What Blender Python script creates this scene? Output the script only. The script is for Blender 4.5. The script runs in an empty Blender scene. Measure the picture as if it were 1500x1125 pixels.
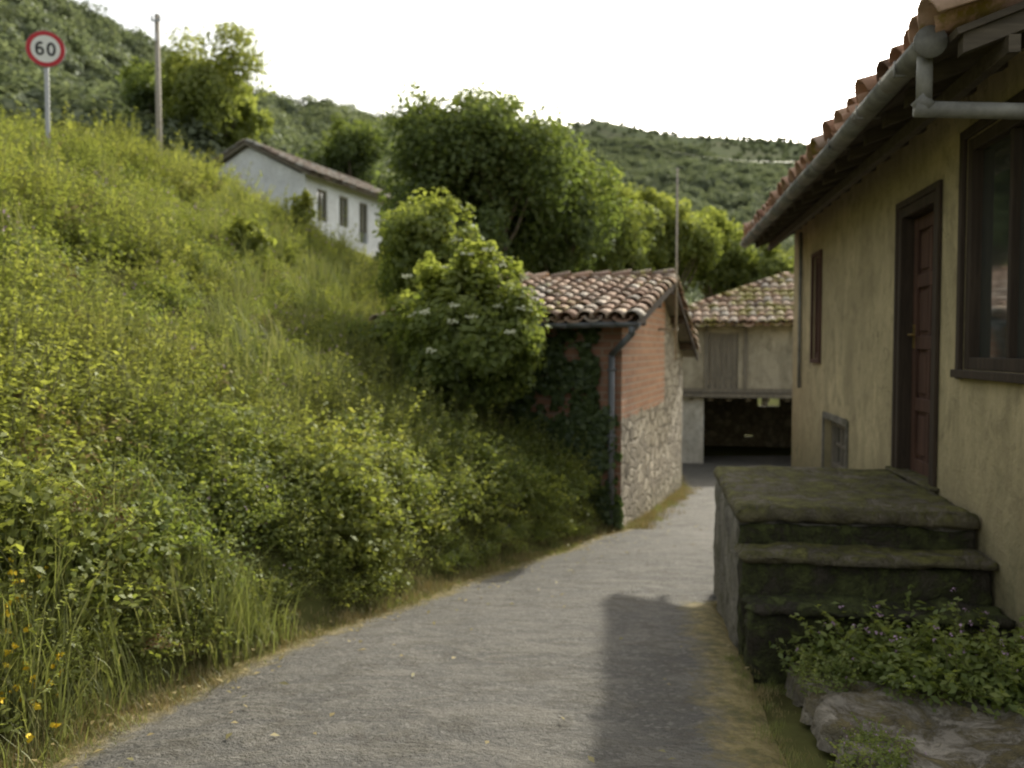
import bpy, bmesh, math, random
import numpy as np
from mathutils import Vector, Matrix, noise
R=np.random.RandomState(7); random.seed(7)
scene=bpy.context.scene
COL=scene.collection
# ---------------------------------------------------------------- helpers
def interp(v,xs,ys): return float(np.interp(v,xs,ys))
def link(o,parent=None):
    COL.objects.link(o)
    if parent is not None: o.parent=parent
    return o
def mesh_obj(name,verts,faces,mats=None,parent=None,smooth=False,tint=None,fm=None,do_link=True):
    me=bpy.data.meshes.new(name); me.from_pydata([tuple(v) for v in verts],[],[tuple(f) for f in faces]); me.update()
    if mats:
        for m in (mats if isinstance(mats,list) else [mats]): me.materials.append(m)
    if fm is not None: me.polygons.foreach_set('material_index',np.array(fm,dtype=np.int32))
    if smooth: me.polygons.foreach_set('use_smooth',np.ones(len(me.polygons),dtype=bool))
    if tint is not None:
        a=me.attributes.new('tint','FLOAT','FACE'); a.data.foreach_set('value',np.array(tint,dtype=np.float32))
    o=bpy.data.objects.new(name,me)
    if do_link: link(o,parent)
    return o
def empty(name,loc=(0,0,0),rz=0.0):
    o=bpy.data.objects.new(name,None); o.empty_display_size=.3; link(o); o.location=loc; o.rotation_euler=(0,0,rz); return o
def boxvf(x0,x1,y0,y1,z0,z1):
    v=[(x0,y0,z0),(x1,y0,z0),(x1,y1,z0),(x0,y1,z0),(x0,y0,z1),(x1,y0,z1),(x1,y1,z1),(x0,y1,z1)]
    f=[(0,3,2,1),(4,5,6,7),(0,1,5,4),(1,2,6,5),(2,3,7,6),(3,0,4,7)]
    return v,f
class MB:
    def __init__(s): s.v=[];s.f=[];s.t=[];s.m=[]
    def add(s,v,f,t=0.5,m=0):
        n=len(s.v); s.v+=list(v); s.f+=[tuple(i+n for i in q) for q in f]; s.t+=[t]*len(f); s.m+=[m]*len(f)
    def box(s,x0,x1,y0,y1,z0,z1,t=.5,m=0):
        s.add(*boxvf(x0,x1,y0,y1,z0,z1),t,m)
    def tube(s,p0,p1,r0,r1=None,n=8,t=.5,m=0,cap=True):
        if r1 is None:r1=r0
        p0=Vector(p0);p1=Vector(p1);d=(p1-p0).normalized()
        a=d.orthogonal().normalized(); b=d.cross(a)
        v=[]
        for p,r in((p0,r0),(p1,r1)):
            for i in range(n):
                q=2*math.pi*i/n; v.append(tuple(p+a*math.cos(q)*r+b*math.sin(q)*r))
        f=[(i,(i+1)%n,n+(i+1)%n,n+i) for i in range(n)]
        if cap: f+= [tuple(range(n-1,-1,-1)),tuple(range(n,2*n))]
        s.add(v,f,t,m)
    def obj(s,name,mats,parent=None,smooth=False,bevel=0):
        o=mesh_obj(name,s.v,s.f,mats,parent,smooth,s.t,s.m)
        if bevel:
            b=o.modifiers.new('bevel','BEVEL'); b.width=bevel; b.segments=2; b.limit_method='ANGLE'
        return o
# ---------------------------------------------------------------- material helper
def newmat(name):
    m=bpy.data.materials.new(name); m.use_nodes=True; nt=m.node_tree
    for n in list(nt.nodes): nt.nodes.remove(n)
    out=nt.nodes.new('ShaderNodeOutputMaterial')
    return m,nt,out
def L(nt,a,b): nt.links.new(a,b)
def ramp(nt,fac,stops):
    r=nt.nodes.new('ShaderNodeValToRGB'); e=r.color_ramp.elements
    while len(e)<len(stops): e.new(0.5)
    for i,(p,c) in enumerate(stops):
        e[i].position=p; e[i].color=(c[0],c[1],c[2],1) if len(c)==3 else c
    L(nt,fac,r.inputs[0]); return r.outputs[0]
def mixc(nt,f,a,b,mode='MIX'):
    m=nt.nodes.new('ShaderNodeMix'); m.data_type='RGBA'; m.blend_type=mode
    for s,v in((m.inputs[0],f),(m.inputs[6],a),(m.inputs[7],b)):
        if hasattr(v,'links'): L(nt,v,s)
        elif isinstance(v,(int,float)): s.default_value=v
        else: s.default_value=(v[0],v[1],v[2],1)
    return m.outputs[2]
def math_(nt,op,a,b=0.0,c=None,clamp=False):
    m=nt.nodes.new('ShaderNodeMath'); m.operation=op; m.use_clamp=clamp
    for i,v in enumerate((a,b)):
        if hasattr(v,'links'): L(nt,v,m.inputs[i])
        else: m.inputs[i].default_value=v
    return m.outputs[0]
def noise_(nt,vec,scale,detail=5,rough=.6,dist=0):
    n=nt.nodes.new('ShaderNodeTexNoise'); n.inputs['Scale'].default_value=scale; n.inputs['Detail'].default_value=min(detail,6)
    n.inputs['Roughness'].default_value=rough; n.inputs['Distortion'].default_value=dist
    L(nt,vec,n.inputs['Vector']); return n.outputs['Fac']
def mapping(nt,vec,scale=(1,1,1),loc=(0,0,0)):
    m=nt.nodes.new('ShaderNodeMapping'); m.inputs['Scale'].default_value=scale; m.inputs['Location'].default_value=loc
    L(nt,vec,m.inputs['Vector']); return m.outputs[0]
def objco(nt): return nt.nodes.new('ShaderNodeTexCoord').outputs['Object']
def bsdf(nt,out,col,rough=.85,bump=None,bs=.3,bd=.02,metal=0,spec=.3):
    p=nt.nodes.new('ShaderNodeBsdfPrincipled')
    if hasattr(col,'links'): L(nt,col,p.inputs['Base Color'])
    else: p.inputs['Base Color'].default_value=(*col,1)
    p.inputs['Roughness'].default_value=rough; p.inputs['Metallic'].default_value=metal
    p.inputs['Specular IOR Level'].default_value=spec
    if bump is not None:
        b=nt.nodes.new('ShaderNodeBump'); b.inputs['Strength'].default_value=bs; b.inputs['Distance'].default_value=bd
        L(nt,bump,b.inputs['Height']); L(nt,b.outputs[0],p.inputs['Normal'])
    L(nt,p.outputs[0],out.inputs[0]); return p
def attr(nt,name='tint'):
    a=nt.nodes.new('ShaderNodeAttribute'); a.attribute_name=name; return a.outputs['Fac']
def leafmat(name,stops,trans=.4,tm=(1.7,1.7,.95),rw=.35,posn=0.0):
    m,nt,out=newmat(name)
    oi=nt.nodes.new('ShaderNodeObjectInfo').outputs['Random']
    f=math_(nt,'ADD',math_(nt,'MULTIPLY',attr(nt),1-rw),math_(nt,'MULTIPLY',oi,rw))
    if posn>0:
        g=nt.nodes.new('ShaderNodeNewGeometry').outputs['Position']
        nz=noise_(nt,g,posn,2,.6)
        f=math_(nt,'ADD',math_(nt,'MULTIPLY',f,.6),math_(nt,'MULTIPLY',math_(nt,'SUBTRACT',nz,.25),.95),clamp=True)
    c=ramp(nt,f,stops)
    p=nt.nodes.new('ShaderNodeBsdfDiffuse'); L(nt,c,p.inputs['Color'])
    gl=nt.nodes.new('ShaderNodeBsdfGlossy'); gl.inputs['Roughness'].default_value=.5; gl.inputs['Color'].default_value=(.8,.85,.8,1)
    g2=nt.nodes.new('ShaderNodeMixShader'); g2.inputs[0].default_value=.05; L(nt,p.outputs[0],g2.inputs[1]); L(nt,gl.outputs[0],g2.inputs[2])
    t=nt.nodes.new('ShaderNodeBsdfTranslucent'); L(nt,mixc(nt,1.0,c,tm,'MULTIPLY'),t.inputs[0])
    mx=nt.nodes.new('ShaderNodeMixShader'); mx.inputs[0].default_value=trans
    L(nt,g2.outputs[0],mx.inputs[1]); L(nt,t.outputs[0],mx.inputs[2]); L(nt,mx.outputs[0],out.inputs[0])
    return m
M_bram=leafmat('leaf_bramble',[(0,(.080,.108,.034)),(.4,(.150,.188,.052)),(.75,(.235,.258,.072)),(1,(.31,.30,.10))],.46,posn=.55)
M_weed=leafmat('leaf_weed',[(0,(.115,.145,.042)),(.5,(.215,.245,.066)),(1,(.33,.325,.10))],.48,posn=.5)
M_grass=leafmat('leaf_grass',[(0,(.12,.145,.045)),(.6,(.225,.24,.08)),(1,(.35,.325,.15))],.38,tm=(1.3,1.35,.9))
M_straw=leafmat('leaf_straw',[(0,(.15,.145,.05)),(.5,(.29,.235,.10)),(1,(.42,.34,.17))],.25,tm=(1.1,1,.9))
M_red=leafmat('leaf_red',[(0,(.11,.10,.045)),(.45,(.19,.085,.055)),(1,(.28,.12,.085))],.3,tm=(1.4,1,.8))
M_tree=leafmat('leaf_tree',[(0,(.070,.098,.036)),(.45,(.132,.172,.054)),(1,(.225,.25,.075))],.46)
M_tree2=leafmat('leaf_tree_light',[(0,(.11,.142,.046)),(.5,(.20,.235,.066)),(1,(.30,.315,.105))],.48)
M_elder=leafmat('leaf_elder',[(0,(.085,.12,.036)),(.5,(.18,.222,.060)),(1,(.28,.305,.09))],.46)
M_forest_hazy=leafmat('leaf_forest_hazy',[(0,(.125,.150,.095)),(.5,(.172,.200,.118)),(1,(.235,.255,.145))],.38,tm=(1.3,1.35,1))  # distant leaves made paler: aerial haze is put into the colour
M_ivy=leafmat('leaf_ivy',[(0,(.040,.065,.022)),(.6,(.08,.115,.034)),(1,(.14,.17,.05))],.25)
def simple(name,col,rough=.7,metal=0,var=.25,scale=8,spec=.3,bs=.2):
    m,nt,out=newmat(name); c=objco(nt); n=noise_(nt,c,scale,5,.65)
    dk=tuple(x*(1-var) for x in col); lt=tuple(min(1,x*(1+var)) for x in col)
    bsdf(nt,out,ramp(nt,n,[(.3,dk),(.7,lt)]),rough,n,bs,.01,metal,spec); return m
M_flower=simple('flower_cream',(.56,.57,.38),.8,var=.1)
M_yellow=simple('flower_yellow',(.70,.50,.03),.7,var=.1)
M_pink=simple('flower_pink',(.45,.30,.42),.7,var=.1)
M_bark=simple('bark',(.14,.12,.09),.95,scale=12,bs=.8)
M_stem=simple('plant_stem',(.15,.15,.06),.8)
M_pipe=simple('zinc_pipe',(.19,.20,.21),.5,.3,.25,5)
M_gutter=simple('old_gutter',(.21,.205,.185),.65,.1,.45,6)
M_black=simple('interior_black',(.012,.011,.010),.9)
M_redpaint=simple('sign_red',(.50,.03,.04),.4,var=.1)
M_whitepaint=simple('sign_white',(.80,.80,.78),.4,var=.04)
M_blackpaint=simple('sign_black',(.02,.02,.02),.4)
M_steel=simple('galvanised_steel',(.42,.43,.44),.45,.4,.1,20)
M_pole=simple('weathered_pole',(.34,.31,.26),.9,scale=15)
def woodmat(name,col,dirx='z'):
    m,nt,out=newmat(name); c=objco(nt)
    sc={'z':(14,14,1.2),'x':(1.2,14,14),'y':(14,1.2,14)}[dirx]
    n=noise_(nt,mapping(nt,c,sc),1.5,6,.7,.5)
    bsdf(nt,out,ramp(nt,n,[(.25,tuple(x*.45 for x in col)),(.55,col),(.8,tuple(x*1.6 for x in col))]),.75,n,.5,.01); return m
M_wood=woodmat('dark_wood',(.060,.043,.030)); M_woodr=woodmat('old_rafter_wood',(.105,.086,.064),'y')
M_door=woodmat('door_wood',(.10,.052,.036)); M_greyw=woodmat('grey_wood',(.21,.185,.145))
def plaster(name,base,dirt,moss=None,scale=1.0,mz=-.9,crack=1.0):
    m,nt,out=newmat(name); c=objco(nt)
    n1=noise_(nt,c,.8*scale,6,.68,.6); n2=noise_(nt,mapping(nt,c,(1.6,1.6,.7)),1.5*scale,6,.74,.9); n3=noise_(nt,c,26,4,.75); n4=noise_(nt,c,5,6,.72,.3)
    n5=noise_(nt,mapping(nt,c,(4,4,.6)),1.6*scale,5,.7,.8)
    col=mixc(nt,ramp(nt,n1,[(.38,(0,0,0)),(.66,(1,1,1))]),tuple(x*.80 for x in base),tuple(min(1,x*1.15) for x in base))
    col=mixc(nt,math_(nt,'MULTIPLY',ramp(nt,n2,[(.43,(0,0,0)),(.62,(1,1,1))]),.75),col,dirt)
    col=mixc(nt,math_(nt,'MULTIPLY',ramp(nt,n4,[(.50,(0,0,0)),(.64,(1,1,1))]),.45),col,tuple(x*.62 for x in dirt))
    col=mixc(nt,math_(nt,'MULTIPLY',ramp(nt,n5,[(.55,(0,0,0)),(.75,(1,1,1))]),.30),col,tuple(x*.5 for x in dirt))
    sx=nt.nodes.new('ShaderNodeSeparateXYZ'); L(nt,c,sx.inputs[0])
    low=math_(nt,'MULTIPLY',math_(nt,'SUBTRACT',mz,math_(nt,'ADD',sx.outputs[2],math_(nt,'SUBTRACT',math_(nt,'MULTIPLY',n4,1.8),.9))),1.3,clamp=True)
    col=mixc(nt,math_(nt,'MULTIPLY',low,.8),col,moss or dirt)
    v=nt.nodes.new('ShaderNodeTexVoronoi'); v.feature='DISTANCE_TO_EDGE'; v.inputs['Scale'].default_value=.6
    nn=nt.nodes.new('ShaderNodeTexNoise'); nn.inputs['Scale'].default_value=4; nn.inputs['Detail'].default_value=5; L(nt,c,nn.inputs['Vector'])
    L(nt,mixc(nt,.5,c,nn.outputs['Color'],'ADD'),v.inputs['Vector'])
    cr=math_(nt,'MULTIPLY',math_(nt,'LESS_THAN',v.outputs['Distance'],.0035),math_(nt,'GREATER_THAN',n1,.54))
    col=mixc(nt,math_(nt,'MULTIPLY',cr,.5*crack),col,tuple(x*.4 for x in dirt))
    h=math_(nt,'ADD',math_(nt,'MULTIPLY',n3,.3),math_(nt,'ADD',math_(nt,'MULTIPLY',n4,.6),math_(nt,'SUBTRACT',n1,math_(nt,'MULTIPLY',cr,.4))))
    bsdf(nt,out,col,.92,h,.7,.04); return m
M_plaster=plaster('ochre_plaster',(.54,.45,.265),(.36,.30,.175),(.165,.155,.085),mz=-.75)
M_barnpl=plaster('barn_plaster',(.46,.41,.31),(.28,.25,.18),scale=.7)
M_white=plaster('white_plaster',(.80,.82,.84),(.70,.71,.71),scale=.4,crack=0,mz=-50)
M_pillar=plaster('pillar_plaster',(.62,.60,.54),(.35,.32,.26),mz=-3.2)
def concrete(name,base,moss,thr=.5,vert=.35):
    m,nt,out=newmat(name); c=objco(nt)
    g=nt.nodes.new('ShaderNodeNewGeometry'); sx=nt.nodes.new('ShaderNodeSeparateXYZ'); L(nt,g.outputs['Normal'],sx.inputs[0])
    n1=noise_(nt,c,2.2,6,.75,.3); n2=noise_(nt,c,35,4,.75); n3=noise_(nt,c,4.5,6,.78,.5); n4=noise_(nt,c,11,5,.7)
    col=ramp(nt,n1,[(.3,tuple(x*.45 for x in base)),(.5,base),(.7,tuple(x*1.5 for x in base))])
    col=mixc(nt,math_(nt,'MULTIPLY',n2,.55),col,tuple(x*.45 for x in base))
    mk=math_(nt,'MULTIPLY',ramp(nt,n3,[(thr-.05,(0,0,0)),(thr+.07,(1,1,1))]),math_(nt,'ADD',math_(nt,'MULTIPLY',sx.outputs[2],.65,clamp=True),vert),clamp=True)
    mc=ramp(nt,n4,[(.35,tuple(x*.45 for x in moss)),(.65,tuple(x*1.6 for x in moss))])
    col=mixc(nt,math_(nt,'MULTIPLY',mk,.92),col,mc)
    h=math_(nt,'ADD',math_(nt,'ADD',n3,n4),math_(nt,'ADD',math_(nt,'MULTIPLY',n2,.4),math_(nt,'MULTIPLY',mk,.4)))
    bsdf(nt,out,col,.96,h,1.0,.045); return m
M_conc=concrete('mossy_concrete',(.22,.19,.14),(.12,.115,.030),.46,.45)
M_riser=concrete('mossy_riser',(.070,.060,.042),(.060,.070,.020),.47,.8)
M_concs=concrete('stained_concrete',(.30,.275,.225),(.13,.13,.06),.55,.6)
M_pave=concrete('broken_concrete',(.36,.32,.26),(.13,.105,.045),.49,.4)
def roadmat():
    m,nt,out=newmat('old_road_surface'); c=objco(nt)
    n1=noise_(nt,c,.6,6,.7,.4); n2=noise_(nt,c,60,3,.8); n3=noise_(nt,c,5,6,.8,.3); n5=noise_(nt,c,18,4,.8)
    st=noise_(nt,mapping(nt,c,(1.3,3.0,1)),1.6,6,.75,1.4)
    v=nt.nodes.new('ShaderNodeTexVoronoi'); v.inputs['Scale'].default_value=45; L(nt,c,v.inputs['Vector'])
    bw=nt.nodes.new('ShaderNodeRGBToBW'); L(nt,v.outputs['Color'],bw.inputs[0])
    col=ramp(nt,n1,[(.32,(.082,.078,.068)),(.5,(.125,.119,.104)),(.68,(.18,.17,.148))])
    col=mixc(nt,math_(nt,'MULTIPLY',ramp(nt,n2,[(.35,(0,0,0)),(.65,(1,1,1))]),.42),col,(.055,.052,.048))
    col=mixc(nt,ramp(nt,bw.outputs[0],[(.72,(0,0,0)),(.85,(.5,.5,.5))]),col,(.25,.24,.21))
    col=mixc(nt,math_(nt,'MULTIPLY',ramp(nt,st,[(.45,(0,0,0)),(.60,(1,1,1))]),.5),col,(.235,.218,.18))
    col=mixc(nt,math_(nt,'MULTIPLY',ramp(nt,n3,[(.50,(0,0,0)),(.60,(1,1,1))]),.5),col,(.078,.068,.045))
    e=attr(nt,'edge')
    mk=math_(nt,'MULTIPLY',math_(nt,'SUBTRACT',math_(nt,'ADD',e,math_(nt,'MULTIPLY',n3,1.0)),.88),3.0,clamp=True)
    mcol=ramp(nt,noise_(nt,c,9,4,.7),[(.35,(.12,.11,.035)),(.5,(.23,.185,.065)),(.65,(.37,.30,.13))])
    col=mixc(nt,mk,col,mcol)
    h=math_(nt,'ADD',math_(nt,'MULTIPLY',n2,.8),math_(nt,'ADD',math_(nt,'MULTIPLY',n5,1.2),math_(nt,'ADD',math_(nt,'MULTIPLY',n3,1.2),math_(nt,'MULTIPLY',st,1.6))))
    bsdf(nt,out,col,.8,h,1.0,.03,spec=.4); return m
M_road=roadmat()
def groundmat():
    m,nt,out=newmat('earth_and_grass'); g=nt.nodes.new('ShaderNodeNewGeometry').outputs['Position']
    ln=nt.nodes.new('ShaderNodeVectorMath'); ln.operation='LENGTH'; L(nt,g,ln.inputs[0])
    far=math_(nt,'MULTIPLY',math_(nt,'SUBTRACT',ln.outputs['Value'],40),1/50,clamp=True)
    n1=noise_(nt,g,1.3,6,.7); n2=noise_(nt,g,.03,6,.7,.6); n3=noise_(nt,g,.25,5,.8)
    near=ramp(nt,n1,[(.3,(.065,.060,.025)),(.6,(.11,.115,.04)),(.8,(.17,.15,.06))])
    far_hazy=ramp(nt,n2,[(.35,(.110,.132,.078)),(.5,(.145,.162,.095)),(.65,(.185,.185,.120))])  # far hillside grass, lightened so the colour carries distance haze
    far_hazy=mixc(nt,math_(nt,'MULTIPLY',ramp(nt,n3,[(.40,(0,0,0)),(.58,(1,1,1))]),.6),far_hazy,(.10,.12,.07))
    bsdf(nt,out,mixc(nt,far,near,far_hazy),.95,n1,.5,.1,spec=.0); return m
M_ground=groundmat()
def masonry(name,mask=True):
    m,nt,out=newmat(name); c=objco(nt)
    s=nt.nodes.new('ShaderNodeSeparateXYZ'); L(nt,c,s.inputs[0])
    cb=nt.nodes.new('ShaderNodeCombineXYZ'); L(nt,math_(nt,'ADD',s.outputs[0],s.outputs[1]),cb.inputs[0]); L(nt,s.outputs[2],cb.inputs[1])
    b=nt.nodes.new('ShaderNodeTexBrick'); L(nt,cb.outputs[0],b.inputs['Vector'])
    b.inputs['Scale'].default_value=1; b.inputs['Brick Width'].default_value=.27; b.inputs['Row Height'].default_value=.10; b.inputs['Mortar Size'].default_value=.014
    b.inputs['Color1'].default_value=(.40,.17,.095,1); b.inputs['Color2'].default_value=(.62,.31,.18,1); b.inputs['Mortar'].default_value=(.55,.47,.37,1); b.inputs['Mortar Smooth'].default_value=.3
    n=noise_(nt,c,3,6,.7); n2=noise_(nt,c,16,5,.75)
    bc=mixc(nt,math_(nt,'MULTIPLY',n,.5),b.outputs['Color'],(.48,.33,.23)); bc=mixc(nt,math_(nt,'MULTIPLY',n2,.4),bc,(.27,.16,.11))
    if not mask:
        bc=mixc(nt,.45,bc,(.14,.08,.055))
        bsdf(nt,out,bc,.9,math_(nt,'SUBTRACT',n2,b.outputs['Fac']),.6,.015); return m
    mp=mapping(nt,cb.outputs[0],(3.6,6.0,1)); nw=nt.nodes.new('ShaderNodeTexNoise'); nw.inputs['Scale'].default_value=2.5; L(nt,c,nw.inputs['Vector'])
    wv=mixc(nt,.9,mp,nw.outputs['Color'],'ADD')
    v=nt.nodes.new('ShaderNodeTexVoronoi'); v.inputs['Scale'].default_value=1; L(nt,wv,v.inputs['Vector'])
    ve=nt.nodes.new('ShaderNodeTexVoronoi'); ve.feature='DISTANCE_TO_EDGE'; ve.inputs['Scale'].default_value=1; L(nt,wv,ve.inputs['Vector'])
    bw=nt.nodes.new('ShaderNodeRGBToBW'); L(nt,v.outputs['Color'],bw.inputs[0])
    sc=ramp(nt,bw.outputs[0],[(.15,(.22,.19,.15)),(.5,(.44,.385,.30)),(.85,(.66,.59,.48))])
    ed=ramp(nt,ve.outputs['Distance'],[(.02,(0,0,0)),(.12,(1,1,1))])
    sc=mixc(nt,ed,(.22,.19,.145),sc); sc=mixc(nt,math_(nt,'MULTIPLY',n2,.5),sc,(.24,.205,.15))
    low=math_(nt,'MULTIPLY',math_(nt,'SUBTRACT',-1.7,math_(nt,'ADD',s.outputs[2],n)),1.2,clamp=True)
    sc=mixc(nt,math_(nt,'MULTIPLY',low,.5),sc,(.13,.13,.05))
    a=math_(nt,'ADD',s.outputs[0],math_(nt,'MULTIPLY',n,.5)); z=math_(nt,'ADD',s.outputs[2],math_(nt,'MULTIPLY',n,.35))
    mk=math_(nt,'MULTIPLY',math_(nt,'LESS_THAN',a,4.1),math_(nt,'GREATER_THAN',z,-.78))
    h1=math_(nt,'ADD',math_(nt,'SUBTRACT',1,b.outputs['Fac']),n2)
    h2=math_(nt,'ADD',math_(nt,'MULTIPLY',ed,3),n2)
    bsdf(nt,out,mixc(nt,mk,sc,bc),.92,mixc(nt,mk,h2,h1),.7,.015); return m
M_mason=masonry('brick_and_stone'); M_brick=masonry('red_brick',False)
def rubble():
    m,nt,out=newmat('rubble_stone'); c=objco(nt); ve=nt.nodes.new('ShaderNodeTexVoronoi'); ve.feature='DISTANCE_TO_EDGE'; ve.inputs['Scale'].default_value=4; L(nt,c,ve.inputs['Vector'])
    v=nt.nodes.new('ShaderNodeTexVoronoi'); v.inputs['Scale'].default_value=4; L(nt,c,v.inputs['Vector'])
    bw=nt.nodes.new('ShaderNodeRGBToBW'); L(nt,v.outputs['Color'],bw.inputs[0]); n=noise_(nt,c,12,5,.7)
    col=mixc(nt,ramp(nt,ve.outputs['Distance'],[(.02,(0,0,0)),(.08,(1,1,1))]),(.08,.07,.05),ramp(nt,bw.outputs[0],[(.1,(.14,.12,.09)),(.9,(.30,.27,.21))]))
    bsdf(nt,out,mixc(nt,math_(nt,'MULTIPLY',n,.5),col,(.1,.09,.06)),.95,ve.outputs['Distance'],.8,.05); return m
M_rubble=rubble()
def tilemat(name,moss,mul=(1,1,1)):
    m,nt,out=newmat(name); c=objco(nt); t=attr(nt)
    col=ramp(nt,t,[(0,(.18,.13,.10)),(.25,(.39,.24,.165)),(.5,(.53,.37,.27)),(.75,(.62,.50,.39)),(1,(.52,.47,.40))])
    n=noise_(nt,c,14,5,.7); n2=noise_(nt,c,1.6,6,.7)
    col=mixc(nt,math_(nt,'MULTIPLY',ramp(nt,n,[(.4,(0,0,0)),(.7,(1,1,1))]),.45),col,(.20,.165,.12))
    col=mixc(nt,ramp(nt,math_(nt,'ADD',n2,math_(nt,'MULTIPLY',n,.25)),[(.72-moss,(0,0,0)),(.80-moss,(1,1,1))]),col,mixc(nt,n,(.13,.14,.035),(.42,.35,.10)))
    if mul!=(1,1,1): col=mixc(nt,1.0,col,mul,'MULTIPLY')
    bsdf(nt,out,col,.9,n,.5,.01); return m
M_tile=tilemat('clay_tiles',.04); M_tilem=tilemat('mossy_clay_tiles',.12); M_tiler=tilemat('red_clay_tiles',.02,(1,.82,.78)); M_tileg=tilemat('weathered_grey_tiles',.0,(.55,.62,.68))
def glassmat():
    m,nt,out=newmat('window_glass'); p=bsdf(nt,out,(.055,.062,.055),.06,spec=1.0); p.inputs['IOR'].default_value=2.6  # grey-green base colour is lifted in place of a brighter reflection
    n=noise_(nt,objco(nt),3,2,.5); b=nt.nodes.new('ShaderNodeBump'); b.inputs['Strength'].default_value=.08; L(nt,n,b.inputs['Height']); L(nt,b.outputs[0],p.inputs['Normal']); return m
M_glass=glassmat()
# ---------------------------------------------------------------- terrain functions
RZY=[-20,0,5,13,20,26,60]; RZZ=[-1.0,-1.45,-1.8,-2.62,-3.05,-3.4,-3.6]
def road_z(y): return interp(y,RZY,RZZ)
EY=[-10,0,4,5.2,7,10.9,11.5,17.5,21,40]; EX=[-3.6,-2.6,-1.85,-1.44,-.62,1.13,1.46,3.45,4.0,4.6]
def edge_x(y): return interp(y,EY,EX)
PY=[-10,5,13,17,22,30,45]; PZ=[2.2,2.6,3.1,3.8,4.7,5.3,5.8]
def smin(a,b,k):
    h=max(k-abs(a-b),0)/k; return min(a,b)-h*h*k*.25
def near_h(x,y):
    rz=road_z(y); d=edge_x(y)-x
    if d<=0: return rz-.06
    r=.32*min(1,d/.5)+.60*max(0,d-.1)
    return smin(rz-.06+r,interp(y,PY,PZ),1.2)
def far_par(x,y):
    az=x/y if y>5 else (2 if x>0 else -2)
    az=max(-2,min(2,az))
    e=interp(az,[-2,-.6,-.44,-.28,-.15,0.02,.2,.35,.6,2],[.36,.345,.300,.25,.245,.268,.244,.224,.2,.15])
    R0=interp(az,[-.6,-.2,-.02,.1],[125,150,330,420])
    return e,R0
def height(x,y):
    b=near_h(x,y); Rr=math.hypot(x,y)
    if Rr<38: return b
    e,R0=far_par(x,y); q=min(1,(Rr-38)/(R0-38)); q2=q**1.35
    if y<5: q2*=max(0,min(1,(y+60)/65)) 
    n=noise.fractal(Vector((x*.012,y*.012,.3)),1,2,5)
    return b*(1-q2)+R0*e*q2*(1+.05*n)+ n*3*min(1,q*2)*(1-q)
nx,ny=270,320
us=np.linspace(-1,1,nx); k=math.asinh(700/3); xs=3*np.sinh(us*k)-1.0
vs=np.linspace(-math.asinh(120/3.5),math.asinh(900/3.5),ny); ys=6+3.5*np.sinh(vs)
V=[(x,y,height(x,y)) for y in ys for x in xs]
F=[(j*nx+i,j*nx+i+1,(j+1)*nx+i+1,(j+1)*nx+i) for j in range(ny-1) for i in range(nx-1)]
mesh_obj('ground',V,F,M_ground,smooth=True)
def right_x(y): return interp(y,[-6,0,3.3,5,6.6,6.9,11.5,13,17,21,26],[.15,.6,1.12,1.36,1.6,2.9,3.7,5,7,9,10.5])
V=[];F=[];E=[];nc=44; ry=list(np.arange(-5,27,.16))
for j,y in enumerate(ry):
    x0=edge_x(y)-.05+.10*noise.noise(Vector((y*1.7,0,0))); x1=right_x(y)+.04*noise.noise(Vector((y*2,5,0)))
    for i in range(nc+1):
        f=i/nc; x=x0+(x1-x0)*f
        z=road_z(y)+.03*noise.noise(Vector((x*.9,y*.9,2)))+.012*noise.noise(Vector((x*3,y*3,2)))+.02*math.sin(f*math.pi)-(.03 if i in(0,nc) else 0)
        V.append((x,y,z)); dl=(x-x0); dr=(x1-x); E.append(max(0,1-dl/.5,(1-dr/.55) if y<7 else 0))
F=[(j*(nc+1)+i,j*(nc+1)+i+1,(j+1)*(nc+1)+i+1,(j+1)*(nc+1)+i) for j in range(len(ry)-1) for i in range(nc)]
road=mesh_obj('road',V,F,M_road,smooth=True)
a=road.data.attributes.new('edge','FLOAT','POINT'); a.data.foreach_set('value',np.array(E,dtype=np.float32))
# ---------------------------------------------------------------- tiles
def tile_field(mb,O,U,Vv,length,slopefn,pitch=.21,row=.36,r=None,ns=6,tintbias=.0):
    O=Vector(O);U=Vector(U).normalized();Vv=Vector(Vv).normalized();W=U.cross(Vv).normalized()
    if W.z<0: W=-W
    r=r or pitch*.52
    ncol=int(length/pitch)
    for c in range(ncol+1):
        for kind in (0,1):
            u=c*pitch+(pitch*.5 if kind else 0)
            if u>length: continue
            S=slopefn(u)
            nr=int(S/row)
            for j in range(nr+1):
                v0=j*row; v1=min(v0+row*1.18,S+.05)
                if v1-v0<.1: continue
                ju=random.gauss(0,.009); jv=random.gauss(0,.018) if j else random.gauss(0,.028); jt=random.gauss(0,.012)
                t=min(1,max(0,random.gauss(.5,.28)+tintbias))
                vs_=[]
                for (vv,rr,hh) in((v0+jv,r*1.06,.025),(v1+jv,r*.88,.0)):
                    for q in range(ns+1):
                        an=math.pi*q/ns
                        if kind==0: uu=math.cos(an)*rr; ww=math.sin(an)*rr*.85+.03+hh
                        else: uu=math.cos(an)*rr; ww=-math.sin(an)*rr*.6+.055+hh
                        vs_.append(tuple(O+U*(u+uu+ju+(jt if hh else -jt))+Vv*vv+W*ww))
                fs=[(q,q+1,ns+1+q+1,ns+1+q) for q in range(ns)]
                mb.add(vs_,fs,t)
def tiles_obj(mb,name,mat,parent,th=.014):
    o=mb.obj(name,mat,parent,smooth=True)
    s=o.modifiers.new('thick','SOLIDIFY'); s.thickness=th; s.offset=0
    return o
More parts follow.
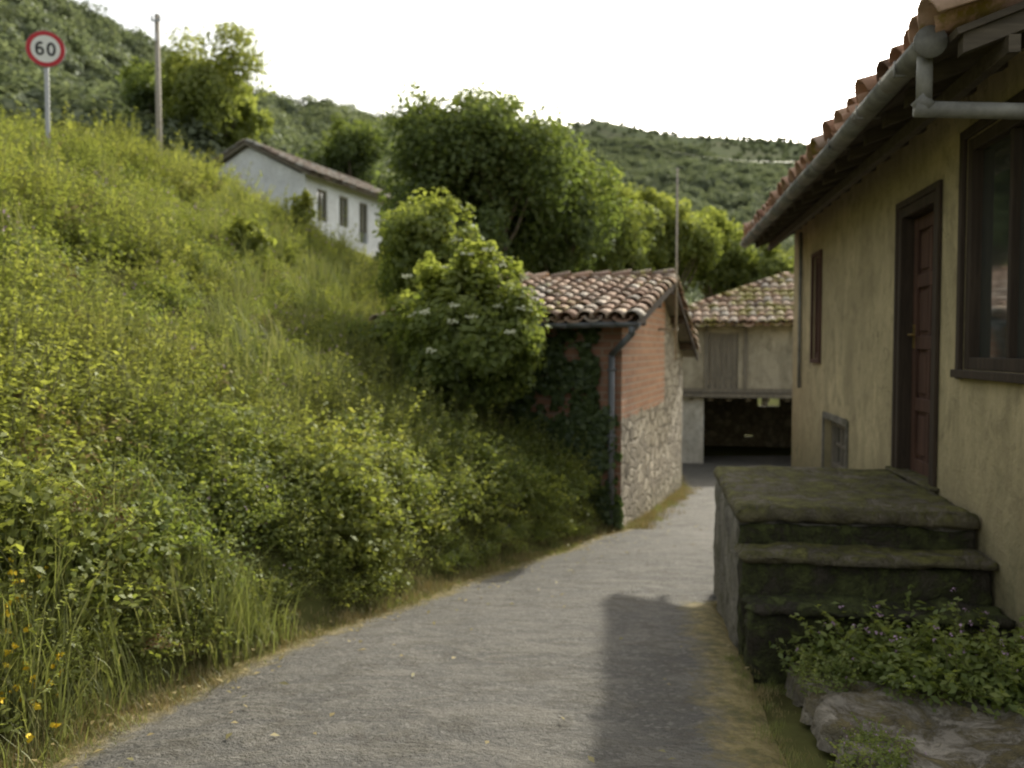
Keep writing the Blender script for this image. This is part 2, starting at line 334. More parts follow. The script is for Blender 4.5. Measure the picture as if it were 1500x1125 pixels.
def slab(mb,pts,th,t=.5,m=0):
    n=len(pts); pts=[Vector(p) for p in pts]; nn=(pts[1]-pts[0]).cross(pts[2]-pts[0]).normalized()
    if nn.z<0: nn=-nn
    v=[tuple(p) for p in pts]+[tuple(p-nn*th) for p in pts]
    f=[tuple(range(n)),tuple(range(2*n-1,n-1,-1))]+[(i,(i+1)%n,n+(i+1)%n,n+i) for i in range(n)]
    mb.add(v,f,t,m)
def wall_open(mb,x0,x1,z0,z1,y,th,ops,m=0):
    cx=sorted(set([x0,x1]+[a for o in ops for a in o[:2]])); cz=sorted(set([z0,z1]+[a for o in ops for a in o[2:4]]))
    def solid(i,j):
        if i<0 or j<0 or i>=len(cx)-1 or j>=len(cz)-1: return False
        mx=(cx[i]+cx[i+1])/2; mz=(cz[j]+cz[j+1])/2
        return not any(o[0]<mx<o[1] and o[2]<mz<o[3] for o in ops)
    yb=y-th
    for i in range(len(cx)-1):
        for j in range(len(cz)-1):
            if not solid(i,j): continue
            a,b,c,d=cx[i],cx[i+1],cz[j],cz[j+1]
            v=[(a,y,c),(b,y,c),(b,y,d),(a,y,d),(a,yb,c),(b,yb,c),(b,yb,d),(a,yb,d)]
            f=[(0,1,2,3),(7,6,5,4)]
            if not solid(i-1,j): f.append((0,3,7,4))
            if not solid(i+1,j): f.append((1,5,6,2))
            if not solid(i,j-1): f.append((0,4,5,1))
            if not solid(i,j+1): f.append((3,2,6,7))
            mb.add(v,f,.5,m)
# ---------------------------------------------------------------- HOUSE (right)
th=math.atan2(.987,.158)
H=empty('plastered_house',(1.93,0,0),th)
T0,T1=3.95,11.58; ZE=1.44; SL=.36; EV=.55
door=(5.78,6.68,-.95,1.06); win=(4.12,5.30,-.13,1.26); sw=(9.72,10.15,-.12,1.05); lw=(8.35,9.42,-1.30,-.76)
mb=MB(); wall_open(mb,T0,T1,-3.2,1.60,0,.35,[door,win,sw,lw])
W=6.5
for (ta,tb) in ((T0,T0+.3),(T1-.3,T1)):
    poly=[(-.352,-3.2),(-W,-3.2),(-W,1.55),(-W/2,1.60+SL*W/2-.05),(-.352,1.62)]
    v=[(ta,p[0],p[1]) for p in poly]+[(tb,p[0],p[1]) for p in poly]; n=5
    mb.add(v,[tuple(range(n)),tuple(range(2*n-1,n-1,-1))]+[(i,(i+1)%n,n+(i+1)%n,n+i) for i in range(n)])
mb.box(T0+.301,T1-.301,-W,-W+.3,-3.2,1.5)
mb.obj('walls',M_plaster,H)
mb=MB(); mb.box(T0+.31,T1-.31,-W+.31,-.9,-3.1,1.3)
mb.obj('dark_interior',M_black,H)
mb=MB(); RT0,RT1=3.86,11.70
def rz(y): return ZE+SL*(EV-y)
slab(mb,[(RT0,EV,rz(EV)),(RT1,EV,rz(EV)),(RT1,-W/2,rz(-W/2)),(RT0,-W/2,rz(-W/2))],.03)
slab(mb,[(RT0,-W-.5,rz(EV)),(RT1,-W-.5,rz(EV)),(RT1,-W/2-.002,rz(-W/2)),(RT0,-W/2-.002,rz(-W/2))],.03)
mb.obj('roof_boards',M_woodr,H)
mb=MB(); t=RT0+.03
while t<RT1-.08:
    za=rz(EV-.04)-.033; zb=rz(-.3)-.033; hgt=.085
    w=.07
    v=[(t,EV-.04,za),(t+w,EV-.04,za),(t+w,-.3,zb),(t,-.3,zb),(t,EV-.04,za-hgt),(t+w,EV-.04,za-hgt),(t+w,-.3,zb-hgt),(t,-.3,zb-hgt)]
    mb.add(v,[(0,1,2,3),(7,6,5,4),(0,4,5,1),(1,5,6,2),(2,6,7,3),(3,7,4,0)],random.random()); t+=.46+random.uniform(-.05,.05)
mb.box(RT0,RT1,.28,.33,rz(.33)-.20,rz(.33)-.122)
mb.obj('rafters',M_woodr,H)
mb=MB(); sl=math.sqrt(1+SL*SL); SLn=(EV+.06+W/2)*sl
tile_field(mb,(RT0+.05,EV+.06,rz(EV+.06)+.02),(1,0,0),(0,-1,SL),RT1-RT0-.1,lambda u:SLn,pitch=.23,row=.38)
tile_field(mb,(RT0+.05,-W-.56,rz(EV+.06)+.02),(1,0,0),(0,1,SL),RT1-RT0-.1,lambda u:SLn,pitch=.23,row=.38)
for te in (RT0+.02,RT1-.02):
    for j in range(11):
        pa=Vector((te,EV+.06,rz(EV+.06)+.10))+Vector((0,-1,SL)).normalized()*(j*.38)
        tile_field(mb,tuple(pa),(1,0,0),(0,-1,SL),.01,lambda u:.30,pitch=.24,row=.38)
tiles_obj(mb,'roof_tiles',M_tiler,H)
mb=MB()
for j in range(22):
    pa=Vector((RT0+.1+j*.36,-W/2,rz(-W/2)+.03))
    tile_field(mb,tuple(pa),(0,1,0),(1,0,0),.01,lambda u:.30,pitch=.26,row=.38,r=.13)
tiles_obj(mb,'ridge_tiles',M_tiler,H)
def gutter(mb,x0,x1,y,z,r,axis='x',sag=0.0):
    n=10; seg=12
    for s in range(seg):
        a0=x0+(x1-x0)*s/seg; a1=x0+(x1-x0)*(s+1)/seg
        v=[]
        for a_ in(a0,a1):
            f_=(a_-x0)/(x1-x0); zz=z-sag*math.sin(f_*math.pi)+.006*math.sin(f_*17)
            for i in range(n+1):
                an=math.pi*i/n; p=(a_,y+math.cos(an)*r,zz-math.sin(an)*r)
                if axis=='y': p=(p[1],p[0],p[2])
                v.append(p)
        mb.add(v,[(i,i+1,n+2+i,n+1+i) for i in range(n)])
mb=MB(); GY=EV+.075; GZ=ZE-.005
gutter(mb,3.98,11.70,GY,GZ,.062,sag=.015)
o=mb.obj('gutter',M_gutter,H,smooth=True); s=o.modifiers.new('t','SOLIDIFY'); s.thickness=.006
mb=MB()
for i in range(10):
    t=4.3+i*.8; mb.box(t,t+.025,GY-.068,GY+.068,GZ-.07,GZ-.063); mb.box(t,t+.025,GY+.064,GY+.069,GZ-.07,GZ+.01)
mb.tube((3.98,GY,GZ-.015),(3.965,GY,GZ-.015),.075,.075,16)
mb.tube((4.05,GY,GZ-.04),(4.05,GY,GZ-.26),.036,.036,14)
mb.tube((4.05,GY+.03,GZ-.25),(4.05,GY-.02,GZ-.30),.040,.040,14)
mb.tube((4.05,GY+.04,GZ-.30),(4.05,.06,GZ-.34),.038,.038,14)
mb.tube((4.05,.12,GZ-.335),(4.05,.01,GZ-.345),.048,.048,14)
mb.obj('downpipe',M_gutter,H,smooth=True)
def frame(mb,o,y0,y1,w,sill=True):
    a,b,c,d=o; e=.002
    mb.box(a+e,a+w,y0,y1,c+e,d-e); mb.box(b-w,b-e,y0,y1,c+e,d-e); mb.box(a+w+e,b-w-e,y0,y1-.003,d-w,d-e)
    if sill: mb.box(a+w+e,b-w-e,y0,y1-.003,c+e,c+w)
mb=MB(); frame(mb,door,-.14,.02,.075,False)
mb.box(door[0]-.05,door[0]+.001,.003,.03,door[2],door[3]+.05); mb.box(door[1]-.001,door[1]+.05,.003,.03,door[2],door[3]+.05); mb.box(door[0],door[1],.003,.028,door[3]+.001,door[3]+.05)
mb.obj('door_frame',M_wood,H,bevel=.005)
mb=MB(); a,b,c,d=door[0]+.08,door[1]-.08,-.93,.975
mb.box(a,b,-.13,-.105,c,d)
st=.085
mb.box(a,a+st,-.104,-.075,c,d); mb.box(b-st,b,-.104,-.075,c,d)
mid=(a+b)/2
for z in [c,c+.46,c+.92,c+1.38,d-.1]: mb.box(a+st+.001,b-st-.001,-.104,-.078,z,z+.1)
for i,z in enumerate([c+.1,c+.56,c+1.02,c+1.48]):
    z1=[c+.46,c+.92,c+1.38,d-.1][i]
    for (p,q) in((a+st,mid-.03),(mid+.03,b-st)):
        mb.box(p+.035,q-.035,-.104,-.088,z+.035,z1-.035)
    mb.box(mid-.03,mid+.03,-.104,-.08,z+.001,z1-.001)
mb.obj('door',M_door,H,bevel=.006)
mb=MB(); mb.box(b-.065,b-.03,-.075,-.068,.0,.18); mb.tube((b-.047,-.07,.10),(b-.047,-.03,.10),.009); mb.tube((b-.047,-.032,.10),(b-.15,-.032,.10),.008)
mb.obj('door_handle',simple('brass',(.45,.32,.12),.35,.8),H)
mb=MB(); mb.box(door[0]-.1,door[1]+.1,-.30,.06,-.948,-.925); mb.obj('door_threshold',M_conc,H,bevel=.006)
def window(o,name,bars,fw=.06,dep=-.10,mat=M_wood):
    mb=MB(); frame(mb,o,dep-.03,dep+.05,fw)
    a,b,c,d=o
    for bx in bars[0]: mb.box(a+(b-a)*bx-.022,a+(b-a)*bx+.022,dep-.025,dep+.03,c+fw+.001,d-fw-.001)
    for bz in bars[1]: mb.box(a+fw+.001,b-fw-.001,dep-.02,dep+.024,c+(d-c)*bz-.015,c+(d-c)*bz+.015)
    mb.obj(name,mat,H,bevel=.004)
    mesh_obj(name+'_glass',[(a,dep-.012,c),(b,dep-.012,c),(b,dep-.012,d),(a,dep-.012,d)],[(0,1,2,3)],M_glass,H)
window(win,'window_frame',([.5],[]),.075,-.05)
mb=MB(); 
a,b,c,d=win
mb.box(a-.06,a-.001,.002,.03,c-.06,d+.06); mb.box(b+.001,b+.06,.002,.03,c-.06,d+.06); mb.box(a,b,.002,.03,d+.001,d+.06)
mb.box(a-.08,b+.08,.003,.05,c-.05,c-.001)
mb.obj('window_casing',M_wood,H,bevel=.004)
window(sw,'small_window_frame',([],[.5]),.06,-.06,M_door)
mb=MB(); a,b,c,d=sw; mb.box(a-.05,a-.001,.002,.03,c-.05,d+.05); mb.box(b+.001,b+.05,.002,.03,c-.05,d+.05); mb.box(a,b,.002,.028,d+.001,d+.05); mb.box(a,b,.002,.028,c-.05,c-.001)
mb.obj('small_window_casing',M_door,H)
window(lw,'cellar_window_frame',([.33,.66],[.5]),.07,-.12,M_greyw)
mb=MB(); a,b,c,d=lw; mb.box(a-.06,a-.001,.002,.02,c-.06,d+.06); mb.box(b+.001,b+.06,.002,.02,c-.06,d+.06); mb.box(a,b,.002,.018,d+.001,d+.07); mb.box(a,b,.002,.02,c-.07,c-.001)
mb.obj('cellar_window_surround',M_concs,H)
mb=MB(); mb.tube((10.9,.03,1.45),(10.9,.03,-.5),.022)
mb.obj('conduit',M_gutter,H,smooth=True)
# ---------------------------------------------------------------- STEPS
S=empty('stone_steps',(1.93,0,0),th)
def rough_box(name,x0,x1,y0,y1,z0,z1,mat,parent,amp=.012,step=.06,seed=0):
    bm=bmesh.new(); v,f=boxvf(x0,x1,y0,y1,z0,z1)
    bv=[bm.verts.new(p) for p in v]; [bm.faces.new([bv[i] for i in q]) for q in f]
    for ax,(lo,hi) in enumerate(((x0,x1),(y0,y1),(z0,z1))):
        n=max(2,int((hi-lo)/step))
        for i in range(1,n):
            co=[0,0,0]; co[ax]=lo+(hi-lo)*i/n; no=[0,0,0]; no[ax]=1
            bmesh.ops.bisect_plane(bm,geom=bm.verts[:]+bm.edges[:]+bm.faces[:],plane_co=co,plane_no=no)
    c=Vector(((x0+x1)/2,(y0+y1)/2,(z0+z1)/2)); hs=Vector(((x1-x0)/2,(y1-y0)/2,(z1-z0)/2))
    for vt in bm.verts:
        p=vt.co.copy(); nv=noise.noise_vector(p*3+Vector((seed,0,0)))*amp+noise.noise_vector(p*11+Vector((seed,3,0)))*amp*.9
        dd=[hs[i]-abs(p[i]-c[i]) for i in range(3)]
        e=sorted(dd)[:2]
        if e[1]<.02:
            ch=.010+.03*max(0,noise.noise(p*6+Vector((seed,9,1))))
            off=(c-p); off=Vector([math.copysign(ch,off[i]) if dd[i]<.02 else 0 for i in range(3)]); p+=off
        vt.co=p+nv
    me=bpy.data.meshes.new(name); bm.to_mesh(me); bm.free(); me.materials.append(mat)
    me.polygons.foreach_set('use_smooth',np.ones(len(me.polygons),dtype=bool))
    o=bpy.data.objects.new(name,me); link(o,parent); return o
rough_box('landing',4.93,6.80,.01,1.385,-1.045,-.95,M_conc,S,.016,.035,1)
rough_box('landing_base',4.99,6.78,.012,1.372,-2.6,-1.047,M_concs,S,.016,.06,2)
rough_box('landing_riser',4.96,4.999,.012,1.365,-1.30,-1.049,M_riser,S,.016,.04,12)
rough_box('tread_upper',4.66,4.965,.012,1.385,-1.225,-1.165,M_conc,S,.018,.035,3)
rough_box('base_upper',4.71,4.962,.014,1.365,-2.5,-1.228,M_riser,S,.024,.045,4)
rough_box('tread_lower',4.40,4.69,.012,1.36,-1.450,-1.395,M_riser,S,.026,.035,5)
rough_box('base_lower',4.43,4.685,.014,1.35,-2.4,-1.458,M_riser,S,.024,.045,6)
V=[];F=[];n1,n2=110,50
for i in range(n1+1):
    for j in range(n2+1):
        t=1.2+(4.42-1.2)*i/n1; 
        y=-.05+(1.20+.14*noise.noise(Vector((t*2,0,0)))+.05*noise.noise(Vector((t*9,0,0))))*j/n2
        wy=t*.987+.158*y; z=road_z(wy)+.09+.07*noise.noise(Vector((t*2,y*2,0)))+.03*noise.noise(Vector((t*7,y*7,0)))+.010*noise.noise(Vector((t*22,y*22,0)))
        if j==n2: z-=.12
        if j==n2-1: z-=.015
        V.append((t,y,z))
F=[(i*(n2+1)+j,(i+1)*(n2+1)+j,(i+1)*(n2+1)+j+1,i*(n2+1)+j+1) for i in range(n1) for j in range(n2)]
P=mesh_obj('concrete_pavement',V,F,M_pave,None,True); P.location=(1.93,0,0); P.rotation_euler=(0,0,th)
# ---------------------------------------------------------------- SHED
ts=math.atan2(.948,.319)
SH=empty('brick_shed',(1.48,11.5,0),ts)
GL=6.33; SW=3.3; RX=3.2; RZp=1.12; ZF=.30; ZB=-.12
mb=MB()
prof=[(0,-3.3),(GL,-3.3),(GL,ZB),(RX,RZp-.1),(0,ZF)]
v=[(p[0],0,p[1]) for p in prof]+[(p[0],SW,p[1]) for p in prof]
mb.add(v,[(0,1,2,3,4)],.5,0); mb.add(v,[(9,8,7,6,5)],.5,0); mb.add(v,[(0,4,9,5)],.5,1); mb.add(v,[(1,6,7,2)],.5,0); mb.add(v,[(2,7,8,3),(3,8,9,4),(0,5,6,1)],.5,1)
mb.obj('walls',[M_mason,M_brick],SH)
mb=MB(); y0,y1=-.24,SW+.25
fe=(-.38,ZF-.03+.06); sF=(RZp-fe[1])/(RX-fe[0]); be=(GL+.35,ZB-.10+.06); sB=(RZp-be[1])/(be[0]-RX)
slab(mb,[(fe[0],y0,fe[1]),(fe[0],y1,fe[1]),(RX,y1,RZp),(RX,y0,RZp)],.03)
slab(mb,[(be[0],y0,be[1]),(be[0],y1,be[1]),(RX+.002,y1,RZp),(RX+.002,y0,RZp)],.03)
mb.obj('roof_boards',M_greyw,SH)
mb=MB()
for yy in (y0-.002,):
    for (xa,za,xb,zb) in((fe[0],fe[1],RX-.001,RZp),(RX+.001,RZp,be[0],be[1])):
        v=[(xa,yy-.03,za+.02),(xb,yy-.03,zb+.02),(xb,yy,zb+.02),(xa,yy,za+.02),(xa,yy-.03,za-.10),(xb,yy-.03,zb-.10),(xb,yy,zb-.10),(xa,yy,za-.10)]
        mb.add(v,[(0,1,2,3),(7,6,5,4),(0,4,5,1),(1,5,6,2),(2,6,7,3),(3,7,4,0)])
for xx in (.4,1.8,3.1,4.5,5.8):
    zt=(fe[1]+sF*(xx-fe[0]) if xx<RX else RZp-sB*(xx-RX))-.06
    mb.box(xx,xx+.12,y0+.002,-.002,zt-.13,zt)
mb.obj('bargeboards',M_wood,SH)
mb=MB(); LN=y1-y0-.05
lf=math.hypot(RX-fe[0],RZp-fe[1]); lb=math.hypot(be[0]-RX,RZp-be[1])
tile_field(mb,(fe[0]-.08,y0+.03,fe[1]+.0),(0,1,0),(1,0,sF),LN,lambda u:lf+.08,pitch=.215,row=.37)
tile_field(mb,(be[0]+.06,y0+.03,be[1]+.0),(0,1,0),(-1,0,sB),LN,lambda u:lb+.08,pitch=.215,row=.37)
for j in range(10):
    tile_field(mb,(RX,y0+.02+j*.36,RZp+.05),(1,0,0),(0,1,0),.01,lambda u:.3,pitch=.25,row=.38,r=.13,tintbias=-.2)
tiles_obj(mb,'roof_tiles',M_tile,SH)
mb=MB(); gutter(mb,y0-.08,SW+.2,fe[0]-.07,fe[1]+.0,.065,axis='y')
o=mb.obj('gutter',M_pipe,SH,True); s=o.modifiers.new('t','SOLIDIFY'); s.thickness=.006
mb=MB(); gx=fe[0]-.07; px=-.09
mb.tube((gx,y0+.02,fe[1]-.05),(gx,y0+.02,fe[1]-.16),.045,n=12); mb.tube((gx,y0+.01,fe[1]-.13),(px,.12,fe[1]-.42),.042,n=12)
mb.tube((px,.12,fe[1]-.40),(px,.12,-2.50),.042,n=12); mb.tube((px,.12,-2.46),(px-.14,.02,-2.58),.046,n=12)
for z in (-.3,-1.2,-2.1): mb.box(px-.05,.0,.07,.17,z,z+.03)
mb.obj('downpipe',M_pipe,SH,True)
mb=MB(); mb.tube((RX-.1,-.30,-.2),(RX-.1,-.30,3.0),.022,.016); mb.box(RX-.1,RX-.02,-.32,.0,.3,.34)
mb.obj('antenna_mast',M_pole,SH,True)
# ---------------------------------------------------------------- BARN
B=empty('stone_barn',(4.55,24.4,0),math.radians(-13))
BW=7.2; BD=7; FZ=-1.25; EZ=.66
mb=MB()
def wallf(mb,x0,x1,z0,z1,y,th_,ops,m=0):
    k0=len(mb.v); wall_open(mb,x0,x1,z0,z1,0,th_,ops,m)
    for i in range(k0,len(mb.v)):
        a_=mb.v[i]; mb.v[i]=(a_[0],y-a_[1],a_[2])
wallf(mb,0,BW,FZ,EZ,0,.25,[(1.05,1.85,-1.15,.42),(4.9,5.6,-1.15,.42)],0)
wallf(mb,0,BW,FZ,EZ,BD-.25,.25,[],0)
mb.box(0,.25,.251,BD-.251,FZ,EZ); mb.box(BW-.25,BW,.251,BD-.251,FZ,EZ)
mb.obj('upper_walls',M_barnpl,B)
mb=MB(); mb.box(.0,.92,.02,.5,-4,FZ-.14); mb.box(4.3,4.9,.02,.5,-4,FZ-.14); mb.box(BW-.5,BW,.02,.5,-4,FZ-.14)
mb.obj('pillars',M_pillar,B)
mb=MB(); mb.box(.02,.4,.501,BD-.51,-4,FZ-.04); mb.box(BW-.4,BW-.02,.501,BD-.51,-4,FZ-.04)
wallf(mb,0,BW,-4,FZ-.003,BD-.5,.45,[(2.75,3.5,-2.05,-1.6),(2.3,2.6,-3.15,-3.08)])
mb.obj('lower_walls',M_rubble,B)
mb=MB(); mb.box(-.25,BW+.2,-.22,.0,FZ-.13,FZ-.02)
for i in range(14): mb.box(.0+i*.52,.12+i*.52,.003,6.4,FZ-.24,FZ-.132)
mb.box(-.05,BW+.05,-.045,-.002,FZ+.0,FZ+.12)
for xx in (-.02,.93,2.0,3.55,4.8,6.2,7.1): mb.box(xx,xx+.11,-.06,-.004,FZ+.125,EZ)
mb.box(-.05,BW+.05,-.05,-.003,EZ+.002,EZ+.12)
mb.obj('timber_frame',M_greyw,B)
mb=MB()
for (a,b) in((1.06,1.84),(4.91,5.59)):
    for i in range(5): w=(b-a)/5; mb.box(a+i*w+.004,a+(i+1)*w-.004,.03+.004*(i%2),.06,-1.14,.41)
    mb.box(a,b,.015,.029,-.9,-.8); mb.box(a,b,.015,.029,.1,.2)
mb.obj('shutters',M_greyw,B)
mb=MB(); mb.box(.05,BW-.05,.3,BD-.3,FZ-.10,FZ-.05); mb.obj('upper_floor',M_wood,B)
OV=.55; ax,ay,az_=BW/2,BD/2,EZ+1.62
c0=(-OV,-OV,EZ-.02);c1=(BW+OV,-OV,EZ-.02);c2=(BW+OV,BD+OV,EZ-.02);c3=(-OV,BD+OV,EZ-.02);ap=(ax,ay,az_)
mb=MB(); 
for p,q in((c0,c1),(c1,c2),(c2,c3),(c3,c0)): slab(mb,[p,q,ap],.04)
for i in range(16): mb.box(-.4+i*.52,-.3+i*.52,-OV+.04,.0,EZ-.06,EZ+.03)
mb.obj('roof_boards',M_woodr,B)
mb=MB()
def hip(c,d,ap_):
    c=Vector(c);d=Vector(d);ap_=Vector(ap_); U=(d-c).normalized(); Ln=(d-c).length; mid=(c+d)/2; Sv=ap_-mid; Sv=Sv-U*Sv.dot(U); SLn=Sv.length
    tile_field(mb,c-Sv.normalized()*.08,U,Sv,Ln,lambda u:SLn*min(u,Ln-u)/(Ln/2)+.06,pitch=.25,row=.42)
hip(c0,c1,ap);hip(c1,c2,ap);hip(c2,c3,ap);hip(c3,c0,ap)
for c in (c0,c1,c2,c3):
    dv=Vector(ap)-Vector(c); n=int(dv.length/.36); dn=dv.normalized(); sd=dn.cross(Vector((0,0,1))).normalized()
    for j in range(n): tile_field(mb,Vector(c)+dn*j*.36+Vector((0,0,.05)),sd,dn,.01,lambda u:.3,pitch=.26,row=.38,r=.13)
tiles_obj(mb,'roof_tiles',M_tilem,B)
# ---------------------------------------------------------------- WHITE HOUSE
WH=empty('white_house',(-9.6,40,-.1),math.atan2(.943,.332))
WL,WW,We,Wr=10.5,6.2,8.25,9.75
mb=MB()
wallf(mb,0,WL,3.5,We,0,.3,[(1.0,1.9,6.2,7.7),(3.0,3.9,6.2,7.7),(5.0,5.9,5.6,7.7),(7.2,8.1,6.2,7.7)])
wallf(mb,0,WL,3.5,We,WW-.3,.3,[])
for xa in (0.001,WL-.3):
    pr=[(.301,3.5),(WW-.301,3.5),(WW-.301,We),(WW/2,Wr-.08),(.301,We)]
    v=[(xa,p[0],p[1]) for p in pr]+[(xa+.29,p[0],p[1]) for p in pr]
    mb.add(v,[(4,3,2,1,0),(5,6,7,8,9)]+[(i,(i+1)%5,5+(i+1)%5,5+i) for i in range(5)])
mb.obj('walls',M_white,WH)
mb=MB()
for a in (1.0,3.0,5.0,7.2):
    mb.box(a,a+.9,.14,.16,5.6,7.7,0,0)
mb.obj('window_glass',M_glass,WH)
mb=MB()
for a in (1.0,3.0,5.0,7.2):
    mb.box(a+.001,a+.08,.08,.139,6.2,7.69); mb.box(a+.82,a+.899,.08,.139,6.2,7.69); mb.box(a+.41,a+.49,.08,.139,6.2,7.69); mb.box(a+.081,a+.819,.082,.137,7.6,7.69)
mb.obj('window_frames',M_greyw,WH)
mb=MB(); se=(Wr-We)/(WW/2+0.0)
slab(mb,[(-.3,-.45,We-.45*se+.1),(WL+.4,-.45,We-.45*se+.1),(WL+.4,WW/2,Wr+.1),(-.3,WW/2,Wr+.1)],.1)
slab(mb,[(-.3,WW+.45,We-.45*se+.1),(WL+.4,WW+.45,We-.45*se+.1),(WL+.4,WW/2+.002,Wr+.1),(-.3,WW/2+.002,Wr+.1)],.1)
mb.obj('roof_boards',M_greyw,WH)
mb=MB(); sl_=math.hypot(WW/2+.45,Wr-We+.45*se)
tile_field(mb,(-.2,-.5,We-.45*se+.1),(1,0,0),(0,1,se),WL+.6,lambda u:sl_,pitch=.3,row=.5,ns=4)
tile_field(mb,(-.2,WW+.5,We-.45*se+.1),(1,0,0),(0,-1,se),WL+.6,lambda u:sl_,pitch=.3,row=.5,ns=4)
tiles_obj(mb,'roof_tiles',M_tileg,WH)
# ---------------------------------------------------------------- SIGN + POLE
sx,sy,sz=-8.07,15,5.17
SG=empty('speed_limit_sign',(sx,sy,sz),math.radians(18))
mb=MB(); mb.tube((0,0,0),(0,-.02,0),.31,.31,40); mb.obj('plate',M_steel,SG,False)
def ring(r0,r1,y,n=48):
    v=[];f=[]
    for i in range(n):
        a_=2*math.pi*i/n; v+=[(math.cos(a_)*r0,y,math.sin(a_)*r0),(math.cos(a_)*r1,y,math.sin(a_)*r1)]
    for i in range(n): j=(i+1)%n; f.append((2*i,2*i+1,2*j+1,2*j))
    return v,f
mb=MB(); mb.add(*ring(.232,.305,-.025)); mb.obj('red_ring',M_redpaint,SG)
v,f=ring(0,.235,-.023); mb=MB(); mb.add(v,f); mb.obj('white_face',M_whitepaint,SG)
mb=MB()
def stroke(pts,w):
    v=[];n=len(pts)
    for i,(x,z) in enumerate(pts):
        a_=pts[max(0,i-1)];b_=pts[min(n-1,i+1)]; dx,dz=b_[0]-a_[0],b_[1]-a_[1]; l=math.hypot(dx,dz) or 1; nx_,nz_=-dz/l*w/2,dx/l*w/2
        v+=[(x-nx_,-.028,z-nz_),(x+nx_,-.028,z+nz_)]
    mb.add(v,[(2*i,2*i+1,2*i+3,2*i+2) for i in range(n-1)])
def ell(cx,cz,rx_,rz_,a0,a1,n=24): return [(cx+rx_*math.cos(math.radians(a0+(a1-a0)*i/n)),cz+rz_*math.sin(math.radians(a0+(a1-a0)*i/n))) for i in range(n+1)]
stroke(ell(.088,0,.052,.098,0,360),.040)
stroke(ell(-.088,-.042,.050,.056,0,360),.038)
def stroke2():
    pts=ell(-.078,.0,.062,.098,60,190,18); n0=len(mb.v); stroke(pts,.038)
    for i in range(n0,len(mb.v)): q=mb.v[i]; mb.v[i]=(q[0],-.030,q[2])
stroke2()
mb.obj('digits',M_blackpaint,SG)
mb=MB(); mb.box(-.035,.035,.003,.045,-3.2,.22); mb.obj('post',M_steel,SG,bevel=.005)
PX,PYY=-9.0,22.0
PO=empty('utility_pole',(PX,PYY,0))
mb=MB(); mb.tube((0,0,2.5),(0,0,8.45),.085,.06,12); mb.obj('shaft',M_pole,PO,True)
mb=MB(); mb.box(-.12,.12,-.09,-.06,8.25,8.29)
for x in(-.1,.1): mb.tube((x,-.075,8.29),(x,-.075,8.40),.028,.02)
mb.tube((0,-.10,7.75),(0,-.10,7.95),.03); mb.obj('crossarm_and_insulators',M_steel,PO)
def cable(name,p0,p1,sag,r=.008):
    mb=MB(); p0=Vector(p0);p1=Vector(p1); n=24; pr=None
    for i in range(n+1):
        f=i/n; p=p0.lerp(p1,f); p.z-=sag*4*f*(1-f)
        if pr is not None: mb.tube(pr,p,r,n=5,cap=False)
        pr=p
    mb.obj(name,M_blackpaint)
cable('overhead_cable',(-1.5,38,10.9),(22,62,13.5),1.0,.012)
# ---------------------------------------------------------------- FOLIAGE GENERATORS
def unit(a): return a/np.maximum(np.linalg.norm(a,axis=-1,keepdims=True),1e-6)
class LB:
    def __init__(s): s.V=[];s.F=[];s.T=[];s.M=[];s.n=0
    def leaves(s,P,Nn,length,width,tint,D=None,m=0,fold=.12):
        n=len(P)
        if n==0: return
        Nn=unit(Nn); 
        if D is None: D=R.normal(size=(n,3))
        D=unit(D-Nn*np.sum(D*Nn,1,keepdims=True)); Sd=np.cross(Nn,D)
        l=np.asarray(length).reshape(-1,1)*np.ones((n,1)); w=np.asarray(width).reshape(-1,1)*np.ones((n,1))
        a=P-D*l*.5; b=P+Sd*w*.5+Nn*w*fold+D*l*.05; c=P+D*l*.5-Nn*l*.1; d=P-Sd*w*.5+Nn*w*fold+D*l*.05
        v=np.stack([a,b,c,d],1).reshape(-1,3); f=np.arange(4*n).reshape(-1,4)+s.n
        s.V.append(v);s.F.append(f);s.T.append(np.clip(np.asarray(tint)*np.ones(n),0,1));s.M.append(np.full(n,m)); s.n+=4*n
    def strip(s,pts,wid,side,tint,m=0):
        k_=len(pts); v=[]
        for p,w in zip(pts,wid): v.append(p-side*w*.5); v.append(p+side*w*.5)
        v=np.array(v); f=np.array([(2*i,2*i+1,2*i+3,2*i+2) for i in range(k_-1)])+s.n
        s.V.append(v);s.F.append(f);s.T.append(np.full(k_-1,tint));s.M.append(np.full(k_-1,m)); s.n+=2*k_
    def tubes(s,p0,p1,r0,r1,m=0,n=5):
        mb=MB(); mb.tube(p0,p1,r0,r1,n,cap=False); v=np.array(mb.v); f=np.array(mb.f)+s.n
        s.V.append(v);s.F.append(f);s.T.append(np.full(len(f),.4));s.M.append(np.full(len(f),m)); s.n+=len(v)
    def obj(s,name,mats,parent=None,do_link=True):
        V_=np.concatenate(s.V).astype(np.float32);F_=np.concatenate(s.F).astype(np.int32);T_=np.concatenate(s.T).astype(np.float32);M_=np.concatenate(s.M).astype(np.int32)
        me=bpy.data.meshes.new(name); me.vertices.add(len(V_)); me.vertices.foreach_set('co',V_.ravel())
        me.loops.add(F_.size); me.loops.foreach_set('vertex_index',F_.ravel())
        me.polygons.add(len(F_)); me.polygons.foreach_set('loop_start',np.arange(0,F_.size,4,dtype=np.int32)); me.polygons.foreach_set('loop_total',np.full(len(F_),4,dtype=np.int32))
        for m in mats: me.materials.append(m)
        me.polygons.foreach_set('material_index',M_)
        me.update(calc_edges=True)
        a=me.attributes.new('tint','FLOAT','FACE'); a.data.foreach_set('value',T_)
        o=bpy.data.objects.new(name,me)
        if do_link: link(o,parent)
        return o
